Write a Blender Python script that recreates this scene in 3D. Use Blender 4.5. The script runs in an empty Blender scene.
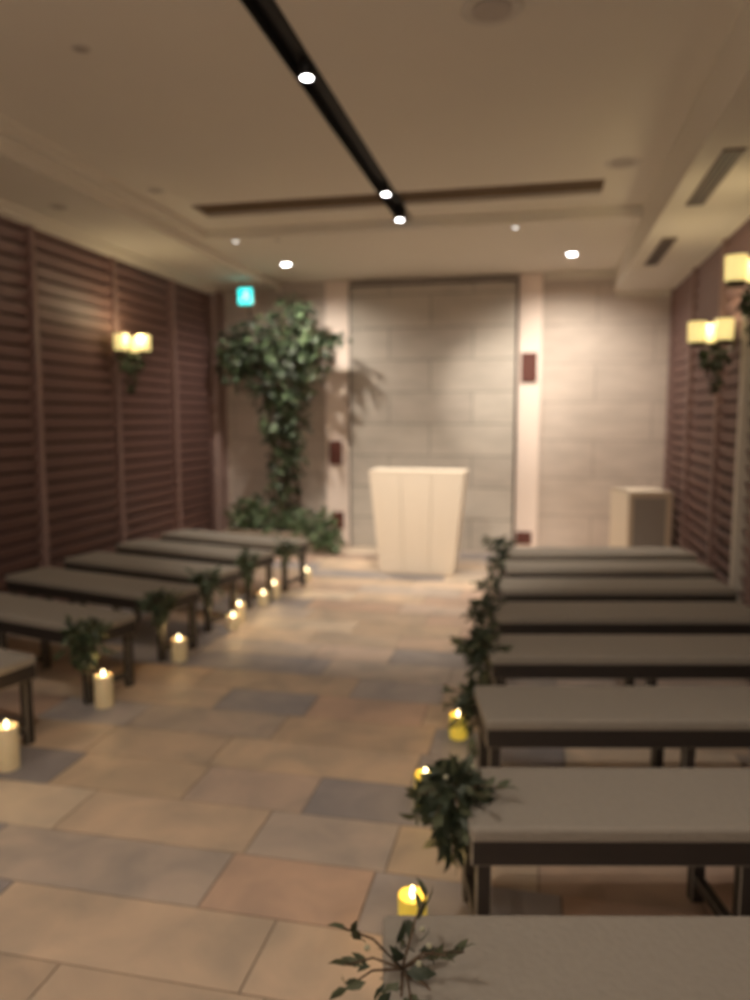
import bpy, bmesh, math, random
from mathutils import Vector, Matrix, Euler
random.seed(7)
scene = bpy.context.scene
scene.view_settings.view_transform = 'Standard'
scene.view_settings.look = 'None'
scene.view_settings.exposure = 0.80
R = math.radians
DOF = True

# ------------------------------------------------------------------ materials
def mat(name, c1, c2=None, rough=0.6, scale=8, bump=0.0, stretch=(1,1,1), metal=0.0,
        emis=None, estr=0.0, sss=0.0, detail=4):
    m = bpy.data.materials.new(name); m.use_nodes = True
    nt = m.node_tree; b = nt.nodes['Principled BSDF']
    b.inputs['Roughness'].default_value = rough
    b.inputs['Metallic'].default_value = metal
    if c2 is None: c2 = tuple(x*0.85 for x in c1)
    tc = nt.nodes.new('ShaderNodeTexCoord'); mp = nt.nodes.new('ShaderNodeMapping')
    mp.inputs['Scale'].default_value = stretch
    nz = nt.nodes.new('ShaderNodeTexNoise'); nz.inputs['Scale'].default_value = scale
    nz.inputs['Detail'].default_value = detail
    mx = nt.nodes.new('ShaderNodeMix'); mx.data_type = 'RGBA'
    mx.inputs[6].default_value = (*c1, 1); mx.inputs[7].default_value = (*c2, 1)
    nt.links.new(tc.outputs['Object'], mp.inputs['Vector'])
    nt.links.new(mp.outputs['Vector'], nz.inputs['Vector'])
    nt.links.new(nz.outputs['Fac'], mx.inputs[0])
    nt.links.new(mx.outputs[2], b.inputs['Base Color'])
    if bump:
        bp = nt.nodes.new('ShaderNodeBump'); bp.inputs['Strength'].default_value = bump
        bp.inputs['Distance'].default_value = 0.01
        nt.links.new(nz.outputs['Fac'], bp.inputs['Height'])
        nt.links.new(bp.outputs['Normal'], b.inputs['Normal'])
    if emis:
        b.inputs['Emission Color'].default_value = (*emis, 1)
        b.inputs['Emission Strength'].default_value = estr
    if sss:
        b.inputs['Subsurface Weight'].default_value = sss
        b.inputs['Subsurface Radius'].default_value = (0.03, 0.015, 0.008)
    return m

def tiled_wall_mat(name, c1, c2, mortar, w=0.9, h=0.45, rough=0.7, lo=.9, hi=1.06, ms=.006):
    m = bpy.data.materials.new(name); m.use_nodes = True
    nt = m.node_tree; b = nt.nodes['Principled BSDF']; b.inputs['Roughness'].default_value = rough
    tc = nt.nodes.new('ShaderNodeTexCoord')
    sp = nt.nodes.new('ShaderNodeSeparateXYZ'); cb = nt.nodes.new('ShaderNodeCombineXYZ')
    nt.links.new(tc.outputs['Object'], sp.inputs[0])
    nt.links.new(sp.outputs['X'], cb.inputs['X']); nt.links.new(sp.outputs['Z'], cb.inputs['Y'])
    br = nt.nodes.new('ShaderNodeTexBrick')
    br.inputs['Scale'].default_value = 1.0
    br.inputs['Brick Width'].default_value = w; br.inputs['Row Height'].default_value = h
    br.inputs['Mortar Size'].default_value = ms; br.inputs['Mortar Smooth'].default_value = 0.3
    br.inputs['Color1'].default_value = (*c1, 1); br.inputs['Color2'].default_value = (*c2, 1)
    br.inputs['Mortar'].default_value = (*mortar, 1)
    nt.links.new(cb.outputs[0], br.inputs['Vector'])
    nz = nt.nodes.new('ShaderNodeTexNoise'); nz.inputs['Scale'].default_value = 3; nz.inputs['Detail'].default_value = 6
    mp = nt.nodes.new('ShaderNodeMapping'); mp.inputs['Scale'].default_value = (1, 1, 3)
    nt.links.new(tc.outputs['Object'], mp.inputs[0]); nt.links.new(mp.outputs[0], nz.inputs['Vector'])
    mr = nt.nodes.new('ShaderNodeMapRange')
    mr.inputs[1].default_value = 0.3; mr.inputs[2].default_value = 0.7
    mr.inputs[3].default_value = lo; mr.inputs[4].default_value = hi
    nt.links.new(nz.outputs['Fac'], mr.inputs[0])
    vm = nt.nodes.new('ShaderNodeVectorMath'); vm.operation = 'SCALE'
    nt.links.new(br.outputs['Color'], vm.inputs[0]); nt.links.new(mr.outputs[0], vm.inputs['Scale'])
    nt.links.new(vm.outputs[0], b.inputs['Base Color'])
    bp = nt.nodes.new('ShaderNodeBump'); bp.inputs['Strength'].default_value = 0.06; bp.inputs['Distance'].default_value = 0.01
    nt.links.new(nz.outputs['Fac'], bp.inputs['Height']); nt.links.new(bp.outputs[0], b.inputs['Normal'])
    return m

def floor_mat():
    m = bpy.data.materials.new('stone_tile'); m.use_nodes = True
    nt = m.node_tree; b = nt.nodes['Principled BSDF']; b.inputs['Roughness'].default_value = 0.5
    at = nt.nodes.new('ShaderNodeAttribute'); at.attribute_name = 'tile_col'
    tc = nt.nodes.new('ShaderNodeTexCoord')
    nz = nt.nodes.new('ShaderNodeTexNoise'); nz.inputs['Scale'].default_value = 4; nz.inputs['Detail'].default_value = 8
    nz.inputs['Distortion'].default_value = 0.6
    nt.links.new(tc.outputs['Object'], nz.inputs['Vector'])
    cr = nt.nodes.new('ShaderNodeValToRGB')
    cr.color_ramp.elements[0].position = 0.3; cr.color_ramp.elements[0].color = (0.74, 0.74, 0.74, 1)
    cr.color_ramp.elements[1].position = 0.7; cr.color_ramp.elements[1].color = (1.12, 1.04, 0.97, 1)
    nt.links.new(nz.outputs['Fac'], cr.inputs[0])
    mx = nt.nodes.new('ShaderNodeMix'); mx.data_type = 'RGBA'; mx.blend_type = 'MULTIPLY'; mx.inputs[0].default_value = 1
    nt.links.new(at.outputs['Color'], mx.inputs[6]); nt.links.new(cr.outputs[0], mx.inputs[7])
    nt.links.new(mx.outputs[2], b.inputs['Base Color'])
    bp = nt.nodes.new('ShaderNodeBump'); bp.inputs['Strength'].default_value = 0.25; bp.inputs['Distance'].default_value = 0.01
    nt.links.new(nz.outputs['Fac'], bp.inputs['Height']); nt.links.new(bp.outputs[0], b.inputs['Normal'])
    return m

M = {}
M['ceil'] = mat('ceiling_paint', (0.77,0.72,0.62), (0.74,0.69,0.60), 0.85, 3)
M['slot'] = mat('slot_brown', (0.30,0.22,0.14), (0.24,0.17,0.11), 0.7, 5)
M['black'] = mat('black_metal', (0.006,0.006,0.006), (0.009,0.008,0.008), 0.6, 10)
M['slat'] = mat('slat_wood', (0.23,0.132,0.118), (0.175,0.10,0.09), 0.55, 6, 0.1, (4,0.3,8))
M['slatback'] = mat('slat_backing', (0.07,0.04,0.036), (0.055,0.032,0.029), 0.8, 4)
M['post'] = mat('slat_post', (0.31,0.205,0.185), (0.27,0.175,0.16), 0.5, 6)
M['backwall'] = tiled_wall_mat('back_wall_stone', (0.64,0.55,0.48), (0.615,0.53,0.465), (0.47,0.40,0.35), 1.2, 0.42, ms=.008)
M['panel'] = tiled_wall_mat('panel_stone', (0.52,0.47,0.41), (0.46,0.41,0.36), (0.32,0.285,0.25), 0.95, 0.36, .7, .88, 1.06, ms=.010)
M['column'] = mat('column_plaster', (0.93,0.79,0.70), (0.91,0.77,0.68), 0.6, 3)
M['brown'] = mat('brown_plaque', (0.13,0.040,0.028), (0.10,0.030,0.022), 0.45, 8)
M['frame'] = mat('bronze_frame', (0.10,0.075,0.06), None, 0.4, 8)
M['plain'] = mat('rear_wall_paint', (0.5,0.44,0.38), None, 0.8, 3)
M['altar'] = mat('pale_wood', (0.82,0.71,0.58), (0.77,0.66,0.53), 0.5, 5, 0.05, (6,6,0.5))
M['grout'] = mat('grout', (0.22,0.18,0.145), None, 0.9, 20)
M['tile'] = floor_mat()
M['cushion'] = mat('bench_fabric', (0.275,0.245,0.207), (0.235,0.207,0.175), 0.9, 60, 0.3)
M['dark'] = mat('dark_wood', (0.030,0.023,0.020), (0.02,0.016,0.014), 0.5, 8, 0.05, (1,6,6))
M['leaf'] = mat('leaf_green', (0.075,0.11,0.055), (0.04,0.065,0.033), 0.5, 7)
M['leaf2'] = mat('leaf_light', (0.15,0.21,0.10), (0.08,0.12,0.06), 0.5, 7)
M['leafd'] = mat('leaf_dark', (0.035,0.047,0.025), (0.02,0.03,0.016), 0.55, 7)
M['leafo'] = mat('leaf_olive', (0.085,0.095,0.048), (0.045,0.052,0.026), 0.6, 7)
M['stem'] = mat('stem_brown', (0.09,0.055,0.03), None, 0.8, 12)
M['soil'] = mat('soil', (0.04,0.028,0.02), None, 0.95, 20)
M['planter'] = mat('planter_clay', (0.45,0.38,0.3), None, 0.8, 9, 0.1)
M['wax'] = mat('candle_wax', (0.66,0.55,0.37), (0.6,0.49,0.33), 0.5, 8, emis=(1.0,0.70,0.30), estr=0.05, sss=0.3)
M['waxy'] = mat('candle_wax_yellow', (0.72,0.55,0.12), (0.66,0.48,0.08), 0.5, 8, emis=(1.0,0.70,0.06), estr=0.18, sss=0.3)
M['flame'] = mat('flame', (1,0.8,0.4), None, 0.5, 2, emis=(1.0,0.85,0.5), estr=5)
M['lens'] = mat('lamp_lens', (1,1,1), None, 0.5, 2, emis=(1.0,0.98,0.96), estr=9)
M['lensd'] = mat('small_lamp_lens', (1,1,1), None, 0.5, 2, emis=(1.0,0.98,0.94), estr=1.3)
M['white'] = mat('white_metal', (0.66,0.61,0.53), None, 0.5, 8)
M['shade'] = mat('frosted_shade', (0.9,0.8,0.5), None, 0.5, 2, emis=(1.0,0.78,0.28), estr=0.5)
M['bronze'] = mat('bronze_metal', (0.10,0.07,0.05), None, 0.4, 8, metal=0.6)
M['vent'] = mat('vent_grille', (0.20,0.145,0.11), None, 0.6, 8)
M['speak'] = mat('speaker_grille', (0.50,0.44,0.38), None, 0.6, 8)
M['exit'] = mat('exit_green', (0.05,0.6,0.5), None, 0.5, 2, emis=(0.01,0.60,0.58), estr=1.6)
M['exitw'] = mat('exit_pictogram', (0.8,1,0.95), None, 0.5, 2, emis=(0.5,1.0,0.95), estr=1.2)
M['birch'] = mat('birch_wood', (0.74,0.63,0.50), (0.67,0.57,0.45), 0.5, 5, 0.05, (6,6,0.5))
M['board'] = mat('grey_board', (0.40,0.37,0.335), None, 0.8, 40, 0.2)
M['petal'] = mat('petal_white', (0.35,0.34,0.24), None, 0.6, 9)
M['globe'] = mat('fill_globe_glass', (1,0.95,0.85), None, 0.4, 2, emis=(1.0,0.84,0.64), estr=2.0)  # glow of the added fill globes behind the camera

# ------------------------------------------------------------------ mesh builder
class B:
    def __init__(s, name, mats):
        s.name = name; s.mats = mats; s.bm = bmesh.new()
    def mi(s, k): 
        if k not in s.mats: s.mats.append(k)
        return s.mats.index(k)
    def box(s, x0,x1,y0,y1,z0,z1, m, bevel=0, M4=None, seg=2):
        mt = Matrix.Translation(((x0+x1)/2,(y0+y1)/2,(z0+z1)/2)) @ Matrix.Diagonal((x1-x0,y1-y0,z1-z0,1))
        if M4 is not None: mt = M4 @ mt
        r = bmesh.ops.create_cube(s.bm, size=1, matrix=mt)
        vs = r['verts']; fs = {f for v in vs for f in v.link_faces}
        k = s.mi(m)
        for f in fs: f.material_index = k
        if bevel:
            es = list({e for v in vs for e in v.link_edges})
            bmesh.ops.bevel(s.bm, geom=es, offset=bevel, segments=seg, affect='EDGES', profile=0.5)
        return vs
    def cyl(s, p0, p1, r0, r1, m, seg=20, smooth=True):
        p0=Vector(p0); p1=Vector(p1); d=p1-p0
        q = d.to_track_quat('Z','Y').to_matrix().to_4x4()
        mt = Matrix.Translation((p0+p1)/2) @ q
        r = bmesh.ops.create_cone(s.bm, cap_ends=True, segments=seg, radius1=r0, radius2=r1, depth=d.length, matrix=mt)
        k = s.mi(m)
        for f in {f for v in r['verts'] for f in v.link_faces}:
            f.material_index = k
            if smooth and len(f.verts)==4: f.smooth = True
    def sph(s, c, rx, ry, rz, m, sub=2):
        mt = Matrix.Translation(c) @ Matrix.Diagonal((rx,ry,rz,1))
        r = bmesh.ops.create_icosphere(s.bm, subdivisions=sub, radius=1, matrix=mt)
        k = s.mi(m)
        for f in {f for v in r['verts'] for f in v.link_faces}:
            f.material_index = k; f.smooth = True
    def lathe(s, prof, m, seg=24, off=(0,0,0)):
        k = s.mi(m); rings=[]
        for (r,z) in prof:
            rings.append([s.bm.verts.new((off[0]+r*math.cos(2*math.pi*i/seg), off[1]+r*math.sin(2*math.pi*i/seg), off[2]+z)) for i in range(seg)])
        for a,b in zip(rings, rings[1:]):
            for i in range(seg):
                f = s.bm.faces.new((a[i],a[(i+1)%seg],b[(i+1)%seg],b[i])); f.material_index=k; f.smooth=True
        f=s.bm.faces.new(list(reversed(rings[0]))); f.material_index=k
        f=s.bm.faces.new(rings[-1]); f.material_index=k
    def tube(s, pts, r0, r1, m, seg=6):
        n=len(pts)-1
        for i in range(n):
            a=r0+(r1-r0)*i/n; b=r0+(r1-r0)*(i+1)/n
            s.cyl(pts[i],pts[i+1],a,b,m,seg)
    def leaf(s, c, d, L, W, m, curl=0.25):
        d=Vector(d).normalized(); c=Vector(c)
        side=d.cross(Vector((random.uniform(-1,1),random.uniform(-1,1),random.uniform(-.3,1))))
        if side.length<1e-3: side=d.cross(Vector((1,0,0)))
        side.normalize(); n=side.cross(d).normalized(); k=s.mi(m)
        v=s.bm.verts.new
        a=v(c); b1=v(c+d*L*.35+side*W*.5+n*W*.15); b2=v(c+d*L*.35-side*W*.5+n*W*.15)
        mid=v(c+d*L*.4); e1=v(c+d*L*.72+side*W*.36-n*L*curl*.3+n*W*.1); e2=v(c+d*L*.72-side*W*.36-n*L*curl*.3+n*W*.1)
        t=v(c+d*L-n*L*curl); m2=v(c+d*L*.75-n*L*curl*.35)
        for q in ((a,b1,mid),(a,mid,b2),(b1,e1,m2,mid),(mid,m2,e2,b2),(e1,t,m2),(m2,t,e2)):
            f=s.bm.faces.new(q); f.material_index=k; f.smooth=True
    def clump(s, c, rad, n, L, mats, down=0.2, shell=0.4):
        for _ in range(n):
            u=Vector((random.gauss(0,1),random.gauss(0,1),random.gauss(0,1))).normalized()
            t=shell+(1-shell)*random.random()**0.7
            p=Vector(c)+Vector((u.x*rad[0],u.y*rad[1],u.z*rad[2]))*t
            d=u+Vector((random.uniform(-.7,.7),random.uniform(-.7,.7),random.uniform(-.7,.5)-down))
            l=L*random.uniform(.6,1.25)
            s.leaf(p-d.normalized()*l*.4,d,l,l*random.uniform(.35,.55),random.choice(mats))
    def done(s, loc=(0,0,0), rot=(0,0,0)):
        me = bpy.data.meshes.new(s.name); 
        if not s.name.startswith('floor') : bmesh.ops.recalc_face_normals(s.bm, faces=s.bm.faces) if len(s.bm.faces)<3000 else None
        s.bm.to_mesh(me); s.bm.free()
        for k in s.mats: me.materials.append(M[k])
        o = bpy.data.objects.new(s.name, me); scene.collection.objects.link(o)
        o.location=loc; o.rotation_euler=rot
        return o

LC=(1,.895,.765)
def spot(parent, loc, target, energy, ang, blend=0.6, col=LC, size=0.04, name='beam'):
    l=bpy.data.lights.new(name,'SPOT'); l.energy=energy; l.spot_size=R(ang); l.spot_blend=blend
    l.color=col; l.shadow_soft_size=size
    o=bpy.data.objects.new(name,l); scene.collection.objects.link(o)
    d=Vector(target)-Vector(loc)
    o.rotation_euler=d.to_track_quat('-Z','Y').to_euler()
    o.parent=parent; o.location=Vector(loc)-parent.location
    return o
def point(parent, off, energy, col, size=0.03, name='glow'):
    l=bpy.data.lights.new(name,'POINT'); l.energy=energy; l.color=col; l.shadow_soft_size=size
    o=bpy.data.objects.new(name,l); scene.collection.objects.link(o); o.parent=parent; o.location=off
    return o

W=2.6; YB=8.6; YF=-1.6; ZC=3.15
# ------------------------------------------------------------------ floor
b=B('floor',['grout','tile'])
b.box(-W-.1,W+.1,YF-.1,YB+.1,-.1,-.004,'grout')
pal=[(0.51,0.40,0.30),(0.55,0.44,0.335),(0.49,0.375,0.295),(0.43,0.375,0.335),(0.30,0.285,0.30),(0.62,0.525,0.42),(0.49,0.36,0.285),(0.58,0.47,0.40),(0.51,0.41,0.32),(0.45,0.385,0.335),(0.35,0.325,0.325)]
y=YF
lay=b.bm.loops.layers.float_color.new('tile_col')
while y<YB-.01:
    h=min(.30,YB-y); x=-W-random.uniform(0,.6)
    while x<W:
        w=random.choice([.5,.6,.75,.9]); xa=max(x,-W); xb=min(x+w,W)
        if xb-xa>.03:
            vs=b.box(xa+.003,xb-.003,y+.003,y+h-.003,-.03,0,'tile')
            c=random.choice(pal); j=random.uniform(.86,1.1)
            for f in {f for v in vs for f in v.link_faces}:
                for lp in f.loops: lp[lay]=(c[0]*j,c[1]*j,c[2]*j,1)
        x+=w
    y+=h
floor=b.done()

# ------------------------------------------------------------------ walls
b=B('wall_back',['backwall']); b.box(-W-.1,W+.1,YB,YB+.12,0,3.3,'backwall'); b.done()
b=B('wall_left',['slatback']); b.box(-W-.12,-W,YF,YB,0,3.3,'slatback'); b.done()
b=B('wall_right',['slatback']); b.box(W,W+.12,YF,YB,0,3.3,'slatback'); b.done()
b=B('wall_rear',['plain']); b.box(-W-.12,W+.12,YF-.12,YF,0,3.3,'plain'); b.done()

def slats(name, sx, ztop, y0, y1):
    b=B(name,['slat','post'])
    z=.06
    while z<ztop-.03:
        mt=Matrix.Translation((sx*(W-.035),0,z+.04)) @ Matrix.Rotation(R(-22*sx),4,'Y')
        b.box(-.006,.006,y0,y1,-.043,.043,'slat',0,mt)
        z+=.105
    yy=YB-.12
    while yy>y0:
        xa=sx*(W-.072); xb=sx*(W-.001)
        b.box(min(xa,xb),max(xa,xb),yy-.022,yy+.022,.0,ztop,'post')
        yy-=1.12
    b.box(min(sx*(W-.08),sx*W),max(sx*(W-.08),sx*W),y0,y1,0,.06,'slat')
    return b.done()
slats('wall_slats_left',-1,2.99,YF,8.28)
slats('wall_slats_right',1,2.84,YF,8.59)
b=B('trim_1',['column']); b.box(-W+.001,-W+.10,8.29,YB-.001,0,2.985,'post',.004); b.done()
b=B('trim_2',['white']); b.box(W-.10,W-.002,5.35,5.43,0,2.2,'white',.004); b.done()

for i,(xa,xb) in enumerate(((-1.24,-.95),(.97,1.22))):
    b=B('trim_%d'%(i+3),['column']); b.box(xa,xb,YB-.05,YB-.001,0,3.07,'column',.004); b.done()
b=B('wall_panel',['panel','frame'])
b.box(-.925,.945,YB-.10,YB-.001,0,2.99,'panel',.003)
for (xa,xb,za,zb) in ((-.94,-.925,0,3.01),(.945,.96,0,3.01),(-.925,.945,2.99,3.01)):
    b.box(xa,xb,YB-.11,YB-.001,za,zb,'frame')
b.done()
for (x,z,w,h) in ((-1.12,1.10,.15,.28),(1.09,2.06,.17,.32),(1.07,.16,.17,.14),(-1.10,.30,.15,.2)):
    b=B('wall_plaque',['brown']); b.box(-w/2,w/2,-.012,.012,-h/2,h/2,'brown',.004)
    b.box(-w/2+.02,w/2-.02,-.018,-.01,-h/2+.02,h/2-.02,'brown',.002)
    b.done((x,YB-.062,z))

# ------------------------------------------------------------------ ceiling
b=B('ceiling',['ceil','slot'])
T=.06; XL=-1.8; XR=1.965; TY=6.36; TX=.075; ZB=3.07
b.box(XL,TX-.065,YF,5.62,ZC,ZC+T,'ceil'); b.box(TX+.065,XR,YF,5.62,ZC,ZC+T,'ceil')
b.box(XL,-1.50,5.62,5.98,ZC,ZC+T,'ceil'); b.box(1.62,XR,5.62,5.98,ZC,ZC+T,'ceil')
b.box(XL,TX-.065,5.98,TY,ZC,ZC+T,'ceil'); b.box(TX+.065,XR,5.98,TY,ZC,ZC+T,'ceil')
b.box(-1.53,TX-.07,5.60,6.0,ZC+T,ZC+T+.05,'slot'); b.box(TX+.07,1.65,5.60,6.0,ZC+T,ZC+T+.05,'slot')
for y0 in (5.70,5.80,5.90):
    b.box(-1.50,TX-.065,y0-.008,y0+.008,ZC+.01,ZC+T,'slot'); b.box(TX+.065,1.62,y0-.008,y0+.008,ZC+.01,ZC+T,'slot')
b.box(XL,XR,TY,YB,ZB,3.3,'ceil')
b.box(-W,XL,YF,YB,2.99,3.3,'ceil'); b.box(XL,XL+.09,YF,TY,3.08,ZC,'ceil')
b.box(XR,W,YF,YB,2.84,3.3,'ceil')
b.box(-W-.12,W+.12,YF,YB,3.30,3.36,'ceil')
b.done()
b=B('trim_5',['ceil']); b.box(-W+.001,-W+.13,YF+.01,8.28,2.93,2.99,'ceil',.01); b.box(-W+.13,-W+.18,YF+.01,8.28,2.965,2.99,'ceil',.004); b.done()
b=B('trim_6',['ceil']); b.box(XR+.03,W-.01,YB-.06,YB-.002,2.79,2.84,'ceil',.005); b.box(1.24,XR,YB-.06,YB-.002,3.0,ZB,'ceil',.005); b.done()
b=B('ceiling_track',['black'])
b.box(-.065,.065,YF,6.34,ZC+.07,ZC+.09,'black'); b.box(-.065,-.058,YF,6.34,ZC-.006,ZC+.07,'black'); b.box(.058,.065,YF,6.34,ZC-.006,ZC+.07,'black')
b.box(-.02,.02,YF,6.33,ZC+.045,ZC+.07,'black')
b.done((TX,0,0))

def track_spot(y, target, energy, ang, x=TX, blend=.7, drop=0.0):
    b=B('track_spotlight',['black','lens'])
    b.cyl((0,0,0),(0,0,.1),.040,.040,'black'); b.cyl((0,0,.1),(0,0,.14+drop),.012,.012,'black')
    b.cyl((0,0,-.004),(0,0,.001),.028,.028,'lens')
    o=b.done((x,y,ZC-.02-drop))
    spot(o,(x,y,ZC-.04-drop),target,energy,ang,blend)
    return o
track_spot(3.65,(0.0,6.3,0),140,65)
track_spot(5.58,(0.05,7.2,.3),165,60,blend=.9)
track_spot(6.15,(0.80,8.5,1.75),150,34,blend=1.0,drop=.04)
track_spot(1.4,(0.0,3.2,0),42,110)  # added spot above the frame, lifts the ambient light
track_spot(-.4,(0.0,0.5,0),18,120)  # added spot behind the camera, ambient fill only

def downlight(x,y,z,on=0,target=None,ang=90,r=.045,lens='lens'):
    b=B('ceiling_downlight',['white',lens])
    b.lathe([(r*1.45,0),(r*1.4,-.006),(r*1.05,-.008),(r*1.0,-.003)],'white')
    if on: b.cyl((0,0,-.012),(0,0,-.003),r*.9,r*.9,lens)
    else: b.cyl((0,0,-.009),(0,0,-.003),r*.9,r*.9,'speak')
    o=b.done((x,y,z))
    if on: spot(o,(x,y,z-.02),target or (x,y,0),on,ang,1.0)
    return o
downlight(-1.35,7.5,ZB,125,(-1.3,8.1,0.3),145,.046)
downlight(1.48,7.62,ZB,135,(1.4,8.1,0.3),145,.046)
downlight(-1.46,6.45,ZB,2,None,60,.020,'lensd'); downlight(.98,6.48,ZB,2,None,60,.020,'lensd'); downlight(-1.08,6.5,ZB,0,None,60,.025)
downlight(-1.56,5.2,ZC); downlight(-2.15,4.9,2.99); downlight(1.70,5.3,ZC,0,r=.08); downlight(.98,3.26,ZC,0,r=.09)  # the two larger rounds are ceiling speakers in the unlit fitting shape
downlight(-.84,3.2,ZC,0,r=.03)  # small sprinkler, reuses the unlit fitting shape
for (x,y) in ((-2.2,2.0),(2.25,2.2),(-2.2,-.4),(2.25,-.2)):  # added dim downlights out of view, for ambient light
    downlight(x,y,2.99 if x<0 else 2.84,22,None,130)

for yy in (4.7,6.6,2.4):
    b=B('ceiling_air_vent',['vent','black'])
    b.box(-.055,.055,-.5,.5,-.012,0,'vent',.003)
    for k in range(3): b.box(-.038+.027*k,-.026+.027*k,-.47,.47,-.016,-.011,'black')
    b.done((2.13,yy,2.84))

# added unseen globes behind the camera, ambient fill for ceiling, walls and benches
for x in (-1.3,1.3):
    b=B('fill_globe',['bronze','globe'])
    b.sph((0,0,0),.12,.12,.12,'globe',3); b.cyl((0,0,.115),(0,0,.16),.04,.03,'bronze'); b.cyl((0,0,.16),(0,0,ZC-2.1),.005,.005,'bronze',8); b.cyl((0,0,ZC-2.12),(0,0,ZC-2.1),.05,.05,'bronze')
    o=b.done((x,-1.0,2.1))
    point(o,(0,0,-.25),25,(1,.86,.71),.1,'fill_light')

# exit sign
b=B('exit_sign',['white','exit','exitw'])
b.box(-.085,.085,-.02,.02,-.09,.09,'white',.005); b.box(-.078,.078,-.024,-.019,-.083,.083,'exit')
b.box(-.015,.03,-.027,-.023,-.02,.03,'exitw'); b.sph((.01,-.026,.048),.015,.004,.015,'exitw'); b.box(-.05,-.015,-.027,-.023,-.05,-.03,'exitw'); b.box(.03,.06,-.027,-.023,-.05,-.035,'exitw')
b.cyl((-.04,0,.09),(-.04,0,.165),.006,.006,'white'); b.cyl((.04,0,.09),(.04,0,.165),.006,.006,'white')
b.done((-1.95,7.9,2.825))

# ------------------------------------------------------------------ altar
b=B('wooden_altar',['altar','frame'])
def taper(x0b,x1b,x0t,x1t,yb,yt,z0,z1,m):
    k=b.mi(m); v=b.bm.verts.new
    vs=[v((x0b,-yb,z0)),v((x1b,-yb,z0)),v((x1b,yb,z0)),v((x0b,yb,z0)),v((x0t,-yt,z1)),v((x1t,-yt,z1)),v((x1t,yt,z1)),v((x0t,yt,z1))]
    for q in ((3,2,1,0),(4,5,6,7),(0,1,5,4),(1,2,6,5),(2,3,7,6),(3,0,4,7)):
        f=b.bm.faces.new([vs[i] for i in q]); f.material_index=k
n=3
for i in range(n):
    a0=-.36+.72*i/n; a1=-.36+.72*(i+1)/n; t0=-.455+.91*i/n; t1=-.455+.91*(i+1)/n
    taper(a0+.002,a1-.002,t0+.002,t1-.002,.17,.21,.02,.985,'altar')
taper(-.35,.35,-.35,.35,.16,.16,0,.02,'altar')
b.box(-.46,.46,-.215,.215,.985,1.005,'altar',.003)
b.done((0.085,7.2,0))

# ------------------------------------------------------------------ benches
BD=.36
def bench(ax, ay, side, ang, BL=1.5):
    # (ax,ay): far corner of the aisle end; side +1 right / -1 left
    b=B('bench',['cushion','dark'])
    b.box(-BL/2,BL/2,-BD/2,BD/2,.375,.42,'cushion',.013,seg=3)
    b.box(-BL/2+.004,BL/2-.004,-BD/2+.004,BD/2-.004,.31,.385,'dark',.004)
    for lx in (-BL/2+.04,0,BL/2-.04):
        for ly in (-BD/2+.035,BD/2-.035):
            b.box(lx-.02,lx+.02,ly-.02,ly+.02,0,.32,'dark',.003)
        b.box(lx-.015,lx+.015,-BD/2+.05,BD/2-.05,.06,.09,'dark',.002)
    al=R(ang)*side
    off=Matrix.Rotation(al,3,'Z') @ Vector(((BL/2)*side,-BD/2,0))
    return b.done((ax+off.x,ay+off.y,0),(0,0,al))
CX=1.2
right=[(.89,1.51),(.975,2.245),(.965,2.98),(.94,3.72),(.93,4.42),(.93,5.10),(.93,5.75),(.93,6.36)]
for (xx,yy) in right: bench(xx,yy,1,12)
left=[(-1.05,1.45),(-1.05,2.2),(-1.03,2.95),(-.97,3.73),(-.93,4.45),(-.92,5.1),(-.89,5.78),(-.80,6.40)]
for (xx,yy) in left: bench(xx,yy,-1,14.5,1.42)

def garland(x,y,z,n=150,s=1.0,mats=('leafo','leafd','leafd'),tail=1.0,up=.10):
    b=B('bench_greenery',list(dict.fromkeys(mats))+['stem','petal'])
    b.clump((0,0,0),(.10*s,.12*s,.08*s),n,.065*s,mats)
    b.clump((0,0,-.12*s),(.055*s,.07*s,.11*s*tail),n//2,.06*s,mats,.6)
    for _ in range(10):
        a=random.uniform(0,6.28); e=Vector((math.cos(a)*.15*s,math.sin(a)*.14*s,random.uniform(-.14,up)*s))
        b.tube([(0,0,0),e*.5+Vector((0,0,.02)),e],.003,.0015,'stem',5)
        for k in range(4): b.leaf(e*(.6+.1*k),e+Vector((random.uniform(-.1,.1),random.uniform(-.1,.1),.03)),.055*s,.022*s,mats[0])
    for _ in range(4):
        u=Vector((random.uniform(-1,1),random.uniform(-1,1),random.uniform(-.3,1))).normalized()*.10*s
        b.sph(u,.009*s,.009*s,.008*s,'petal',1)
    return b.done((x,y,z))
garland(.965,1.34,.43,40,.8,tail=.5,up=.16)
garland(.985,2.06,.42,220,1.0,tail=.7)
garland(.97,2.98,.36,90,.85,tail=1.5)
garland(.945,3.50,.43,130,.95,tail=1.5)
garland(.92,4.22,.41,100,.85,tail=1.3)
garland(.92,4.95,.40,70,.8)
garland(.92,5.55,.42,60,.8)
garland(.92,6.2,.45,80,.9)
for i,(xx,yy) in enumerate(left[2:]):
    garland(xx-.09,yy-.37,.40,[60,170,130,120,120,80][i],[.7,.95,.85,.85,.85,.8][i],('leaf','leafd','leafo'))

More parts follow.
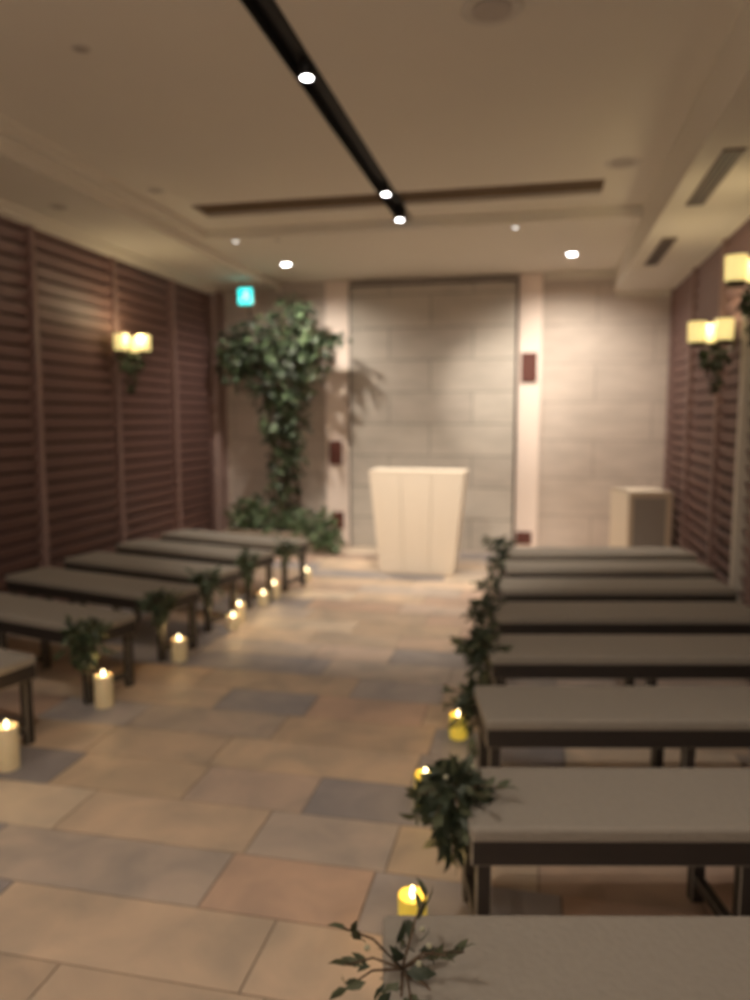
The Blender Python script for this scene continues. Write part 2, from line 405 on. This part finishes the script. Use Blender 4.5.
# ------------------------------------------------------------------ candles
def candle(x,y,h,r,w='wax'):
    b=B('pillar_candle',[w,'flame','black'])
    b.lathe([(r*.97,0),(r,.004),(r,h-.004),(r*.97,h),(r*.86,h-.002),(r*.78,h-.012),(.004,h-.014)],w)
    b.cyl((0,0,h-.014),(0,0,h+.006),.0015,.0015,'black',6)
    b.lathe([(.001,h-.012),(.006,h-.006),(.008,h+.002),(.006,h+.014),(.001,h+.028)],'flame',12)
    o=b.done((x,y,0)); point(o,(0,0,h+.06),.3,(1,.62,.25),.02,'candle_glow'); return o
for (x,y,h) in ((-2.2,2.69,.19),(-2.19,3.41,.17),(-2.15,4.18,.14),(-2.1,4.91,.10),(-2.14,5.12,.13),(-2.14,5.62,.10),(-2.13,5.85,.13),(-2.07,6.57,.10),(-2.2,1.95,.17)):
    candle(CX+x,y,h,.046)
for (x,y,h) in ((-.325,2.02,.125),(-.395,2.76,.13),(-.335,3.42,.11)):
    candle(CX+x,y,h,.042,'waxy')

# ------------------------------------------------------------------ sconces
def sconce(sx,y,z,e=3.0):
    b=B('wall_sconce',['bronze','shade','leaf','leafd','stem'])
    b.box(0,.02,-.05,.05,-.08,.08,'bronze',.004)
    b.cyl((.02,0,0),(.24,0,-.02),.009,.009,'bronze',10)
    b.cyl((.10,-.13,-.02),(.10,.13,-.02),.009,.009,'bronze',10)
    for (x,yy) in ((.10,.13),(.10,-.13),(.25,0)):
        b.cyl((x,yy,-.03),(x,yy,0),.045,.055,'bronze')
        b.lathe([(.052,0),(.057,.01),(.061,.14),(.057,.14),(.052,.02),(.004,.015)],'shade',20,(x,yy,0))
    b.clump((.13,0,-.11),(.10,.15,.08),90,.07,('leaf','leafd'),.5)
    b.clump((.12,0,-.25),(.05,.07,.12),40,.06,('leaf','leafd'),.8)
    for _ in range(5): b.tube([(.12,0,-.02),(.13+random.uniform(-.05,.05),random.uniform(-.1,.1),-.2),(.12,random.uniform(-.08,.08),-.36)],.003,.002,'stem',5)
    o=b.done((sx*(W-.078),y,z),(0,0,0 if sx<0 else math.pi))
    point(o,(.24,-.1,.16),e,(1,.80,.50),.08,'sconce_glow')
    return o
sconce(-1,6.25,2.10); sconce(1,5.70,2.03); sconce(1,4.68,2.27,1.2)

# ------------------------------------------------------------------ plant
b=B('potted_climbing_plant',['planter','soil','stem','leaf','leaf2','leafd'])
b.box(-.62,.55,-.22,.2,0,.24,'planter',.012); b.box(-.58,.51,-.18,.16,.225,.25,'soil')
for k in range(7):
    x0=random.uniform(-.12,.25); pts=[]
    x1=random.uniform(-.55,.45)
    for t in range(9):
        q=t/8; zz=.22+2.5*q
        pts.append((x0*(1-q)+x1*q**2+.04*math.sin(5*q+k),.05*math.sin(3*q+k),zz))
    b.tube(pts,.012,.005,'stem',6)
C=('leaf','leaf2','leafd','leaf','leafd')
for (c,r,n) in (((-.44,0,2.22),(.34,.20,.40),350),((0,0,2.25),(.50,.22,.45),480),((.35,-.02,2.22),(.30,.18,.36),250),((.15,0,2.68),(.26,.18,.18),130),
                ((.66,-.02,2.36),(.16,.10,.10),45),((.0,0,1.80),(.42,.2,.28),290),((.05,0,1.42),(.32,.18,.28),200),((.08,0,1.05),(.24,.15,.25),130),
                ((.05,0,.78),(.2,.14,.2),50),((-.05,0,.6),(.25,.14,.16),50)):
    b.clump(c,r,n,.11,C,.35,.15)
for (c,r,n) in (((-.40,-.1,.40),(.26,.18,.20),200),((0,-.1,.34),(.3,.2,.22),200),((.42,-.15,.28),(.32,.20,.24),280),((.62,-.2,.16),(.20,.14,.12),140)):
    b.clump(c,r,n,.10,('leaf','leaf2','leaf2'),.1,.2)
b.done((-1.66,8.15,0))

# ------------------------------------------------------------------ cabinet at right
b=B('wooden_cabinet',['birch','board'])
b.box(-.22,-.195,-.2,.2,.0,.80,'birch',.003); b.box(.195,.22,-.2,.2,.0,.80,'birch',.003)
b.box(-.22,.22,-.2,.2,.775,.80,'birch',.003); b.box(-.22,.22,-.2,.2,.0,.05,'birch',.003); b.box(-.195,.195,.17,.19,.05,.775,'birch')
b.box(-.193,.193,-.208,-.19,.05,.775,'board')
for (xa,xb,za,zb) in ((-.22,-.17,.0,.8),(.17,.22,.0,.8),(-.17,.17,.74,.8),(-.17,.17,0,.07)): b.box(xa,xb,-.225,-.2,za,zb,'birch',.002)
b.done((2.21,7.80,0),(0,0,R(18)))

# ------------------------------------------------------------------ camera
cam=bpy.data.cameras.new('camera'); co=bpy.data.objects.new('camera',cam); scene.collection.objects.link(co)
co.location=(CX,0,1.5); co.rotation_euler=(R(90-6.2),0,R(12.2))
cam.sensor_fit='HORIZONTAL'; cam.sensor_width=27; cam.lens=27; cam.clip_start=.05
if DOF:
    cam.dof.use_dof=True; cam.dof.focus_distance=.8; cam.dof.aperture_fstop=3.0
scene.camera=co
w=bpy.data.worlds.new('world'); scene.world=w; w.use_nodes=True
w.node_tree.nodes['Background'].inputs[0].default_value=(.02,.018,.016,1)
